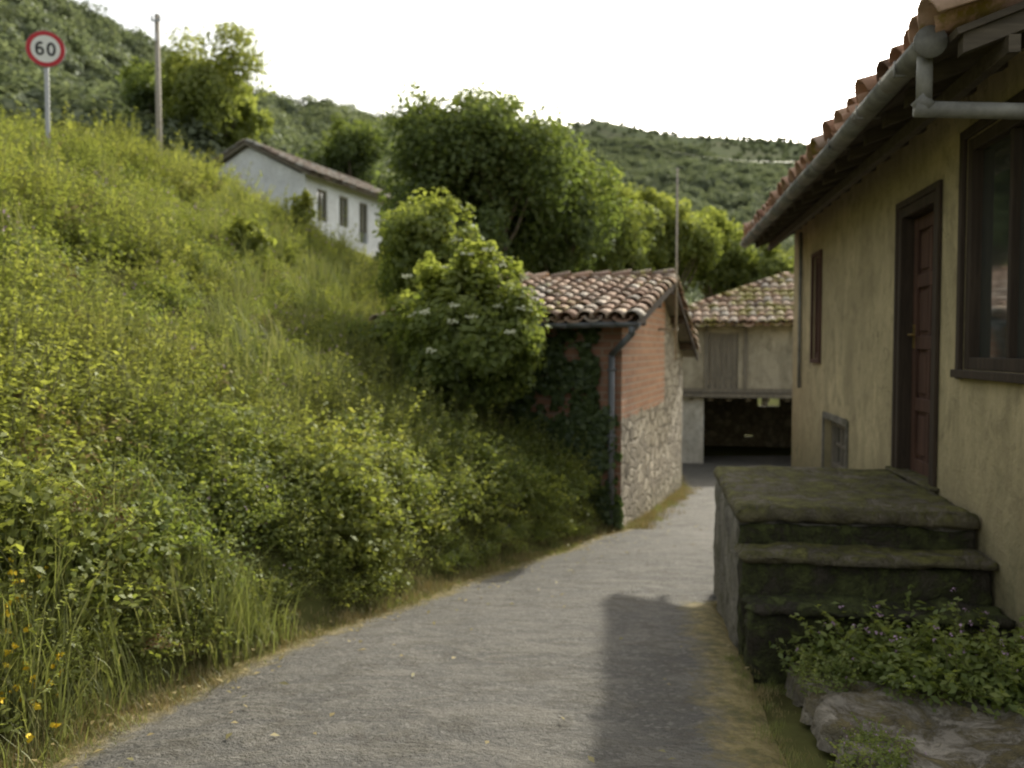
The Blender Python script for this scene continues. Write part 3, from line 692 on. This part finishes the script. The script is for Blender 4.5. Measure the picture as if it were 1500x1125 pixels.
def coll(name,objs):
    c=bpy.data.collections.new(name)
    for o in objs: c.objects.link(o)
    return c
def scatter(name,pts,rots,scl,idx,collection):
    me=bpy.data.meshes.new(name); n=len(pts); me.vertices.add(n); me.vertices.foreach_set('co',np.array(pts,dtype=np.float32).ravel())
    a=me.attributes.new('rot','FLOAT_VECTOR','POINT'); a.data.foreach_set('vector',np.array(rots,dtype=np.float32).ravel())
    a=me.attributes.new('scl','FLOAT_VECTOR','POINT'); a.data.foreach_set('vector',np.array(scl,dtype=np.float32).ravel())
    a=me.attributes.new('idx','INT','POINT'); a.data.foreach_set('value',np.array(idx,dtype=np.int32))
    o=bpy.data.objects.new(name,me); link(o)
    ng=bpy.data.node_groups.new(name+'_gn','GeometryNodeTree')
    ng.interface.new_socket('Geometry',in_out='INPUT',socket_type='NodeSocketGeometry'); ng.interface.new_socket('Geometry',in_out='OUTPUT',socket_type='NodeSocketGeometry')
    gi=ng.nodes.new('NodeGroupInput'); go=ng.nodes.new('NodeGroupOutput'); ip=ng.nodes.new('GeometryNodeInstanceOnPoints')
    ci=ng.nodes.new('GeometryNodeCollectionInfo'); ci.inputs['Collection'].default_value=collection; ci.inputs['Separate Children'].default_value=True; ci.inputs['Reset Children'].default_value=True
    def na(nm,t): x=ng.nodes.new('GeometryNodeInputNamedAttribute'); x.data_type=t; x.inputs['Name'].default_value=nm; return x.outputs['Attribute']
    ip.inputs['Pick Instance'].default_value=True
    L(ng,gi.outputs[0],ip.inputs['Points']); L(ng,ci.outputs[0],ip.inputs['Instance']); L(ng,na('idx','INT'),ip.inputs['Instance Index'])
    L(ng,na('rot','FLOAT_VECTOR'),ip.inputs['Rotation']); L(ng,na('scl','FLOAT_VECTOR'),ip.inputs['Scale']); L(ng,ip.outputs[0],go.inputs[0])
    md=o.modifiers.new('scatter','NODES'); md.node_group=ng; return o
def rdir(n,up=0.0):
    d=unit(R.normal(size=(n,3)))
    if up: d[:,2]=np.abs(d[:,2])
    return unit(d)
def bramble(i,n=420,leaf=.075,mat=M_bram,flow=None,nf=14):
    lb=LB(); K=9
    cs=rdir(K,1)*R.uniform(.25,.62,(K,1)); cs[:,2]*=.9
    for c in cs:
        m=n//K; d=rdir(m); rr=R.uniform(.55,1.0,(m,1))**.6*R.uniform(.24,.36); P_=c+d*rr*np.array([1,1,.9])
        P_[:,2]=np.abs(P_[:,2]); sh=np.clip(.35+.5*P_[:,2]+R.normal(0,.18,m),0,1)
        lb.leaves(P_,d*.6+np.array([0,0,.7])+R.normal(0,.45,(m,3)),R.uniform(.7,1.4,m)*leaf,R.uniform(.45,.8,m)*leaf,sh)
    for s_ in range(10):
        d=rdir(1,1)[0]; base=np.array([R.normal(0,.08),R.normal(0,.08),0]); tip=d*R.uniform(.8,1.15)
        m=14; f=np.linspace(.4,1,m); P_=base+np.outer(f,tip-base); P_[:,2]-=.15*f**3
        lb.leaves(P_+R.normal(0,.025,(m,3)),np.array([0,0,1])+R.normal(0,.5,(m,3)),R.uniform(.7,1.2,m)*leaf,R.uniform(.4,.7,m)*leaf,R.uniform(.5,1,m))
        lb.tubes(tuple(base),tuple(tip-np.array([0,0,.15])),.006,.003,1)
    if flow is not None:
        P_=rdir(nf,1)*R.uniform(.75,.95,(nf,1)); 
        for p in P_: lb.leaves(p+R.normal(0,.012,(5,3)),rdir(5,1),.03,.03,.5,m=2)
    return lb.obj(f'src_bramble_{i}',[mat,M_stem,flow or M_pink],do_link=False)
def weed(i,ns=16,h=.9,mat=M_weed,leaf=.075):
    lb=LB()
    for s_ in range(ns):
        b=np.array([R.normal(0,.22),R.normal(0,.22),0]); hh=h*R.uniform(.55,1.1); lean=R.normal(0,.16,2); tip=b+np.array([lean[0],lean[1],hh])
        m=int(30*hh)+6; f=R.uniform(.15,1,m); P_=b+np.outer(f,tip-b); az=R.uniform(0,6.28,m); o=np.stack([np.cos(az),np.sin(az),np.full(m,.1)],1)
        ll=leaf*R.uniform(.7,1.3,m)*(1.25-.7*f); 
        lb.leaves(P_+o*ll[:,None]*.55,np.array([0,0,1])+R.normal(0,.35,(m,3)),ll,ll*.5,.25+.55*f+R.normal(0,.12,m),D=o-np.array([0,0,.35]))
        lb.tubes(tuple(b),tuple(tip),.005,.002,1,4)
    return lb.obj(f'src_weed_{i}',[mat,M_stem],do_link=False)
def tuft(i,nb=55,h=.5,w=.011,mat=M_grass,spread=.10,flow=None):
    lb=LB()
    for s_ in range(nb):
        b=np.array([R.normal(0,spread),R.normal(0,spread),-.02]); az=R.uniform(0,6.28); o=np.array([math.cos(az),math.sin(az),0]); hh=h*R.uniform(.5,1.15); bend=R.uniform(.1,.75)*hh
        pts=[b+o*bend*f*f+np.array([0,0,1])*hh*(f-.28*f*f*bend/hh) for f in(0,.33,.66,1)]
        sd=np.array([-o[1],o[0],0]); lb.strip(pts,[w,w*.9,w*.6,w*.1],sd,R.uniform(0,1))
    if flow is not None:
        for s_ in range(5):
            p=np.array([R.normal(0,.12),R.normal(0,.12),h*R.uniform(.6,1.0)]); lb.leaves(p+R.normal(0,.008,(6,3)),rdir(6,1),.028,.02,.5,m=1)
            lb.tubes((p[0]*.6,p[1]*.6,0),tuple(p),.003,.002,2,4)
    return lb.obj(f'src_tuft_{i}',[mat,flow or M_yellow,M_stem],do_link=False)
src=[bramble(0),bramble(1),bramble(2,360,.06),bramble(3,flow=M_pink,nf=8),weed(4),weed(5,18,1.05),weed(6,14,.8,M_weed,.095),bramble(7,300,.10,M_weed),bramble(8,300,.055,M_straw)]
for i,o in enumerate(src): o.name=f'p{i}_'+o.name
C_under=coll('undergrowth_plants',src)
cs_,sn_=math.cos(ts),math.sin(ts)
def in_shed(x,y,mg=.1):
    dx,dy=x-1.48,y-11.5; lx=dx*cs_+dy*sn_; ly=-dx*sn_+dy*cs_
    return -mg<lx<GL+mg and -mg<ly<SW+mg
def in_barn(x,y,mg=.6):
    a_=math.radians(-13); dx,dy=x-4.55,y-24.4; lx=dx*math.cos(a_)+dy*math.sin(a_); ly=-dx*math.sin(a_)+dy*math.cos(a_)
    return -mg<lx<BW+mg and -mg<ly<BD+mg
def in_white(x,y,mg=.5):
    a_=math.atan2(.943,.332); dx,dy=x+9.6,y-40; lx=dx*math.cos(a_)+dy*math.sin(a_); ly=-dx*math.sin(a_)+dy*math.cos(a_)
    return -mg<lx<WL+mg and -mg<ly<WW+mg
pts=[];rots=[];scl=[];idx=[]
def add(x,y,s,i,dz=0,sz=1.0,tilt=.15):
    pts.append((x,y,height(x,y)+dz)); rots.append((R.normal(0,tilt),R.normal(0,tilt),R.uniform(0,6.28))); scl.append((s,s,s*sz)); idx.append(i)
for _ in range(90000):
    y=R.uniform(.2,42); x=R.uniform(-30,4.5); d=edge_x(y)-x
    if d<.18 or x/max(y,.5)<-1.0: continue
    rr=math.hypot(x,y)
    if rr<1.9: continue
    dens= 26 if rr<8 else (15 if rr<15 else (7.5 if rr<26 else 3))
    if R.uniform()>dens*(41.8*34.5)/90000: continue
    if in_shed(x,y,.22) or in_barn(x,y) or in_white(x,y): continue
    nz=noise.noise(Vector((x*.45,y*.45,1.0))); nz2=noise.noise(Vector((x*1.1,y*1.1,7.0)))
    s=(.42 if rr<8 else .50 if rr<16 else .60)*(1+.60*nz+.45*nz2)*R.uniform(.75,1.25)
    if d<.8: s*=.38+.62*d/.8
    kind=[0,1,2,3,7][R.randint(5)] if nz+R.normal(0,.20)<.02 else [4,5,6][R.randint(3)]
    if R.uniform()<.06 : kind=8
    if kind in(4,5,6): s*=1.15
    if x<-1.9 and y<4.4 and kind not in (4,5,6): s*=.8
    add(x,y,s,kind,-.03)
scatter('undergrowth',pts,rots,scl,idx,C_under); print('undergrowth',len(pts))
pts=[];rots=[];scl=[];idx=[]
for _ in range(480):
    y=R.uniform(4.0,11.3); d=R.uniform(.16,1.4); x=edge_x(y)-d
    if in_shed(x,y,.25): continue
    s=R.uniform(.30,.62)*(1+.45*noise.noise(Vector((x,y,4))))
    if d<.4: s*=.55
    add(x,y,s,[0,1,2,7][R.randint(4)],R.uniform(-.05,.22) if d>.4 else 0)
scatter('bramble_hedge',pts,rots,scl,idx,C_under)
C_red=coll('red_plants',[bramble(20,240,.055,M_red),weed(21,10,.8,M_red,.06)])
pts=[];rots=[];scl=[];idx=[]
for _ in range(34):
    y=R.uniform(4.2,5.5); x=-.515*y+R.normal(0,.30)
    pts.append((x,y,height(x,y)+R.uniform(.12,.42))); rots.append((0,0,R.uniform(0,6))); q=R.uniform(.10,.24); scl.append((q,)*3); idx.append(R.randint(2))
for _ in range(12):
    y=R.uniform(5.5,8.5); x=-.45*y+R.normal(0,.4)
    pts.append((x,y,height(x,y)+R.uniform(.15,.35))); rots.append((0,0,R.uniform(0,6))); scl.append((.17,)*3); idx.append(R.randint(2))
scatter('red_leaved_shrub',pts,rots,scl,idx,C_red)
gs=[tuft(0,40,.5,.008),tuft(1,45,.7,.009),tuft(2,50,.22,.008,M_straw,.12),tuft(3,50,.16,.008,M_grass,.13),tuft(4,40,.12,.007,M_straw,.13),tuft(5,30,.42,.008,flow=M_yellow)]
for i,o in enumerate(gs): o.name=f'p{i}_'+o.name
C_grass=coll('grass_tufts',gs)
pts=[];rots=[];scl=[];idx=[]
def addg(x,y,s,i,dz=0): 
    pts.append((x,y,height(x,y)+dz)); rots.append((R.normal(0,.1),R.normal(0,.1),R.uniform(0,6.28))); scl.append((s,)*3); idx.append(i)
for _ in range(1700):
    y=2+R.uniform(0,1)**1.3*18; d=abs(R.normal(.06,.10)); x=edge_x(y)-d+.10
    if in_shed(x,y,.0): continue
    near=R.uniform(); i=2 if near<.15 else (4 if near<.65 else 3)
    addg(x,y,R.uniform(.25,.60),i,.03)
for _ in range(190):
    y=R.uniform(2.5,5.2); x=edge_x(y)-R.uniform(.05,.9); addg(x,y,R.uniform(.5,1.0),[0,1,0,3][R.randint(4)],.05)
for _ in range(12):
    y=R.uniform(3.3,4.0); x=-.59*y+R.normal(0,.07); addg(x,y,R.uniform(.6,.9),5)
for _ in range(200):
    t=R.uniform(0,6.3); o=abs(R.normal(0,.12)); x=1.48+.319*t+.948*o; y=11.5+.948*t-.319*o
    addg(x,y,R.uniform(.4,.8),[2,3,4][R.randint(3)],.05)
for _ in range(320):
    y=R.uniform(3.5,24); d=R.uniform(.8,9); x=edge_x(y)-d
    if in_shed(x,y,.2): continue
    addg(x,y,R.uniform(.7,1.1),[0,1][R.randint(2)],.15)
for _ in range(70):
    y=R.uniform(2.6,5); x=right_x(y)+R.normal(-.02,.05); addg(x,y,R.uniform(.12,.32),[3,4][R.randint(2)],.07)
scatter('grass_verge',pts,rots,scl,idx,C_grass)
C_sw=coll('step_weeds',[weed(30,12,.6,M_elder,.085),bramble(31,260,.11,M_elder,flow=M_pink,nf=4)])
pts=[];rots=[];scl=[];idx=[]
for _ in range(48):
    t=R.uniform(3.95,4.40); yy=R.uniform(.02,1.08); x=1.93+t*.158-.987*yy; y=t*.987+.158*yy
    pts.append((x,y,road_z(y)+.08)); rots.append((R.normal(0,.15),R.normal(0,.15),R.uniform(0,6))); s=R.uniform(.26,.56)*(1.1-.35*yy); scl.append((s,s,s*.95)); idx.append(R.randint(2))
for _ in range(7):
    t=R.uniform(3.0,3.3); yy=R.uniform(.95,1.15); x=1.93+t*.158-.987*yy; y=t*.987+.158*yy
    pts.append((x,y,road_z(y)+.06)); rots.append((0,0,R.uniform(0,6))); s=R.uniform(.10,.20); scl.append((s,s,s)); idx.append(0)
scatter('weed_clump',pts,rots,scl,idx,C_sw)
lb=LB(); n=30000; yy=R.uniform(-.02,SW,n); zz=R.uniform(-2.6,.25,n)
keep=[]
for a_,b_ in zip(yy,zz):
    v_=noise.fractal(Vector((a_*1.1,b_*1.1,3.3)),1,2,5)
    c_=.36-.40*abs(a_-.85)+.28*(-b_-.4)
    if a_<.30: c_-=.35+ .5*max(0,b_+1.5)
    keep.append(v_*1.1+c_+R.normal(0,.08)>.05)
keep=np.array(keep); yy=yy[keep];zz=zz[keep];m=len(yy)
lb.leaves(np.stack([-R.uniform(.01,.16,m),yy,zz],1),np.array([-1,0,.35])+R.normal(0,.45,(m,3)),R.uniform(.06,.11,m),R.uniform(.06,.10,m),R.uniform(0,1,m),D=np.tile([0,0,-1.],(m,1))+R.normal(0,.5,(m,3)))
iv=lb.obj('ivy',[M_ivy]); iv.location=(1.48,11.5,0); iv.rotation_euler=(0,0,ts)
def tree(name,base,top,rx,ry,crown_lo,nleaf,leaf,mat,K=26,seed=0,flow=0,trunk=.16):
    global R
    Rs=R; R=np.random.RandomState(seed+100)
    bx,by=base; bz=height(bx,by); cz=(crown_lo+top)/2; rz_=(top-crown_lo)/2
    lb=LB(); C=np.array([0,0,cz-bz])
    d=unit(R.normal(size=(K,3))); rad=R.uniform(.35,.76,(K,1)); cs=C+d*rad*np.array([rx,ry,rz_])
    cs=np.concatenate([cs,C[None]+R.normal(0,.12,(3,3))*rx])
    tr=np.array([0,0,-.3]); fork=np.array([rx*.05,0,max(.6,(crown_lo-bz)*.9)])
    if fork[2]>cz-bz: fork[2]=max(.1,(cz-bz)*.5)
    lb.tubes(tuple(tr),tuple(fork),trunk,trunk*.7,1,9)
    for c in cs:
        mid=fork*.45+c*.55+R.normal(0,.08,3)*rx; lb.tubes(tuple(fork),tuple(mid),trunk*.45,trunk*.25,1,6); lb.tubes(tuple(mid),tuple(c),trunk*.25,trunk*.08,1,5)
        m=nleaf//len(cs); q=R.uniform(.22,.42)
        ks=14; dd=unit(R.normal(size=(ks,3))); sc=c+dd*np.array([rx,ry,rz_])*q*R.uniform(.55,1.05,(ks,1))
        which=R.randint(ks,size=m); e=unit(R.normal(size=(m,3)))*R.uniform(.1,1,(m,1))**.5*q*.5*np.array([rx,ry,rz_])
        P_=sc[which]+e; out=unit(P_-C)
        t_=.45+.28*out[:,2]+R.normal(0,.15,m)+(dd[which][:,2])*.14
        lb.leaves(P_,out*.7+np.array([0,0,.5])+R.normal(0,.5,(m,3)),leaf*R.uniform(.7,1.3,m),leaf*R.uniform(.4,.7,m),t_)
        for _ in range(flow if R.uniform()<.6 else 0):
            e=unit(R.normal(size=3)); e[2]=abs(e[2])*.6; e[1]=-abs(e[1]); p=c+e*q*1.2*np.array([rx,ry,rz_]); az=R.uniform(0,6.28,22); r_=.075*np.sqrt(R.uniform(0,1,22))
            PP=p+np.stack([np.cos(az)*r_,np.sin(az)*r_,R.normal(0,.012,22)],1); lb.leaves(PP,np.array([0,-.7,1])+R.normal(0,.3,(22,3)),.04,.034,.5,m=2)
    o=lb.obj(name,[mat,M_bark,M_flower]); o.location=(bx,by,bz); R=Rs; return o
def T(name,px,Y,ytop,ybot,wpx,n,leaf,mat,**k):
    X=(px-750)/1250*Y; top=(510-ytop)/1250*Y; lo=(510-ybot)/1250*Y; rx=wpx/2/1250*Y
    return tree(name,(X,Y),top,rx,rx*.95,lo,n,leaf,mat,**k)
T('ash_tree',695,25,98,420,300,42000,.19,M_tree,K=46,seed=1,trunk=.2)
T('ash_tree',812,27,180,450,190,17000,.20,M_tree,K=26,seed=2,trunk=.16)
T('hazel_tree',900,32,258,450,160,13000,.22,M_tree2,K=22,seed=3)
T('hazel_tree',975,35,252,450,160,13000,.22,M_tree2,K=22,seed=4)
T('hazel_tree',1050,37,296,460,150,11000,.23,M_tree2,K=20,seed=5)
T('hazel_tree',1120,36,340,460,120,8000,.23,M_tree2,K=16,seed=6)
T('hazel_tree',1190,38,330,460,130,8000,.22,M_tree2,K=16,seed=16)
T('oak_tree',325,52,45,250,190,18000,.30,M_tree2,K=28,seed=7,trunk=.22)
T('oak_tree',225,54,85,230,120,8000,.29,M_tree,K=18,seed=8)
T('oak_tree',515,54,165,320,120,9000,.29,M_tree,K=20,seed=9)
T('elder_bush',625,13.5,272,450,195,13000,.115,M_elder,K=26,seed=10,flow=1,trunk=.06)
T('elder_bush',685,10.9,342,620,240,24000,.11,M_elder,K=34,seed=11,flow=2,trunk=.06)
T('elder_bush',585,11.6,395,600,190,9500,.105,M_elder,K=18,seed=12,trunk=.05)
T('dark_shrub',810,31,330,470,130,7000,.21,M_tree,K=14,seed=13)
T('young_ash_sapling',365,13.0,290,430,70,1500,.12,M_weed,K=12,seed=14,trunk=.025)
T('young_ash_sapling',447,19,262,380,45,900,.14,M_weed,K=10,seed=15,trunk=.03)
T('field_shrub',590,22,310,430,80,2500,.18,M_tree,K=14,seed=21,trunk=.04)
fs=[]
for i in range(4):
    lb=LB(); K=16; cc=unit(R.normal(size=(K,3)))*R.uniform(.3,.68,(K,1)); cc[:,2]*=1.15
    for c in cc:
        m=75; e=unit(R.normal(size=(m,3)))*R.uniform(.2,1,(m,1))**.4*R.uniform(.26,.42); P_=c+e; out=unit(P_)
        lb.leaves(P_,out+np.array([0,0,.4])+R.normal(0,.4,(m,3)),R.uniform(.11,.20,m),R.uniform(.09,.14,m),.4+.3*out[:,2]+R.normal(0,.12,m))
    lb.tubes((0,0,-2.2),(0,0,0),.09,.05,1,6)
    fs.append(lb.obj(f'p{i}_src_tree',[M_forest_hazy,M_bark],do_link=False))
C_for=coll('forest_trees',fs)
pts=[];rots=[];scl=[];idx=[]
for _ in range(22000):
    a_=R.uniform(-.80,.60); az=math.tan(a_); 
    e,R0=far_par(az*100,100); q=math.sqrt(R.uniform((50/(R0*1.03))**2,1)); Rr=q*R0*1.03
    if R.uniform()>((R0/420)**2*1.0+ (.03 if R0<200 else 0))*.8: continue
    x=Rr*math.sin(a_);y=Rr*math.cos(a_)
    if in_white(x,y,4): continue
    s=R.uniform(2.0,3.8)
    if az>-.05:
        nf=noise.noise(Vector((x*.012,y*.012,5)))
        lim=.86-.20*min(1,max(0,(az+.05)/.3))+nf*.25
        if Rr/R0>lim:
            if R.uniform()<.55+.3*(noise.noise(Vector((x*.03,y*.03,1)))>.0): continue
            s*=.42
        if Rr>200: s*=1.05
    pts.append((x,y,height(x,y)+s*.6)); rots.append((R.normal(0,.1),R.normal(0,.1),R.uniform(0,6.28))); v_=s*R.uniform(.75,1.1); scl.append((s,s,v_)); idx.append(R.randint(4))
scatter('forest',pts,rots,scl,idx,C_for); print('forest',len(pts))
lb=LB(); m=320; yy=R.uniform(2.8,12,m); xx=np.array([edge_x(y)+abs(R.normal(0,.4)) if R.uniform()<.75 else R.uniform(edge_x(y),right_x(y)) for y in yy]); zz=np.array([road_z(y)+.04 for y in yy])
lb.leaves(np.stack([xx,yy,zz],1),np.array([0,0,1])+R.normal(0,.15,(m,3)),R.uniform(.02,.06,m),R.uniform(.015,.03,m),R.uniform(0,1,m))
lb.obj('fallen_leaves',[M_straw])
# ---------------------------------------------------------------- LIGHT
sd=Vector((2.42,5.2,3.5)).normalized(); el=math.asin(sd.z); azm=math.atan2(sd.x,sd.y)
w=bpy.data.worlds.new('World'); scene.world=w; w.use_nodes=True; nt=w.node_tree
bg=nt.nodes['Background']; sk=nt.nodes.new('ShaderNodeTexSky'); sk.sky_type='NISHITA'; sk.sun_disc=False; sk.sun_elevation=el; sk.sun_rotation=azm; sk.dust_density=4; sk.air_density=1.3; sk.ozone_density=1
hs=nt.nodes.new('ShaderNodeHueSaturation'); hs.inputs['Saturation'].default_value=.30; hs.inputs['Value'].default_value=1.65; L(nt,sk.outputs[0],hs.inputs['Color'])
wm=mixc(nt,1.0,hs.outputs[0],(1.0,.98,.93),'MULTIPLY')
L(nt,wm,bg.inputs['Color']); bg.inputs['Strength'].default_value=.15
sl=bpy.data.lights.new('sun','SUN'); sl.energy=4.8; sl.angle=math.radians(.9); sl.color=(1,.94,.80)
so=bpy.data.objects.new('sun',sl); link(so); so.rotation_euler=sd.to_track_quat('Z','Y').to_euler(); so.location=(10,20,20)
# ---------------------------------------------------------------- CAMERA
cd=bpy.data.cameras.new('camera'); cam=bpy.data.objects.new('camera',cd); link(cam)
cd.lens=30; cd.sensor_width=36; cd.clip_start=.05; cd.clip_end=3000
cd.dof.use_dof=True; cd.dof.focus_distance=2.2; cd.dof.aperture_fstop=3.0
cam.location=(0,0,0); cam.rotation_euler=(math.radians(90-2.4),0,0)
scene.camera=cam
scene.view_settings.view_transform='Standard'; scene.view_settings.look='None'; scene.view_settings.exposure=0
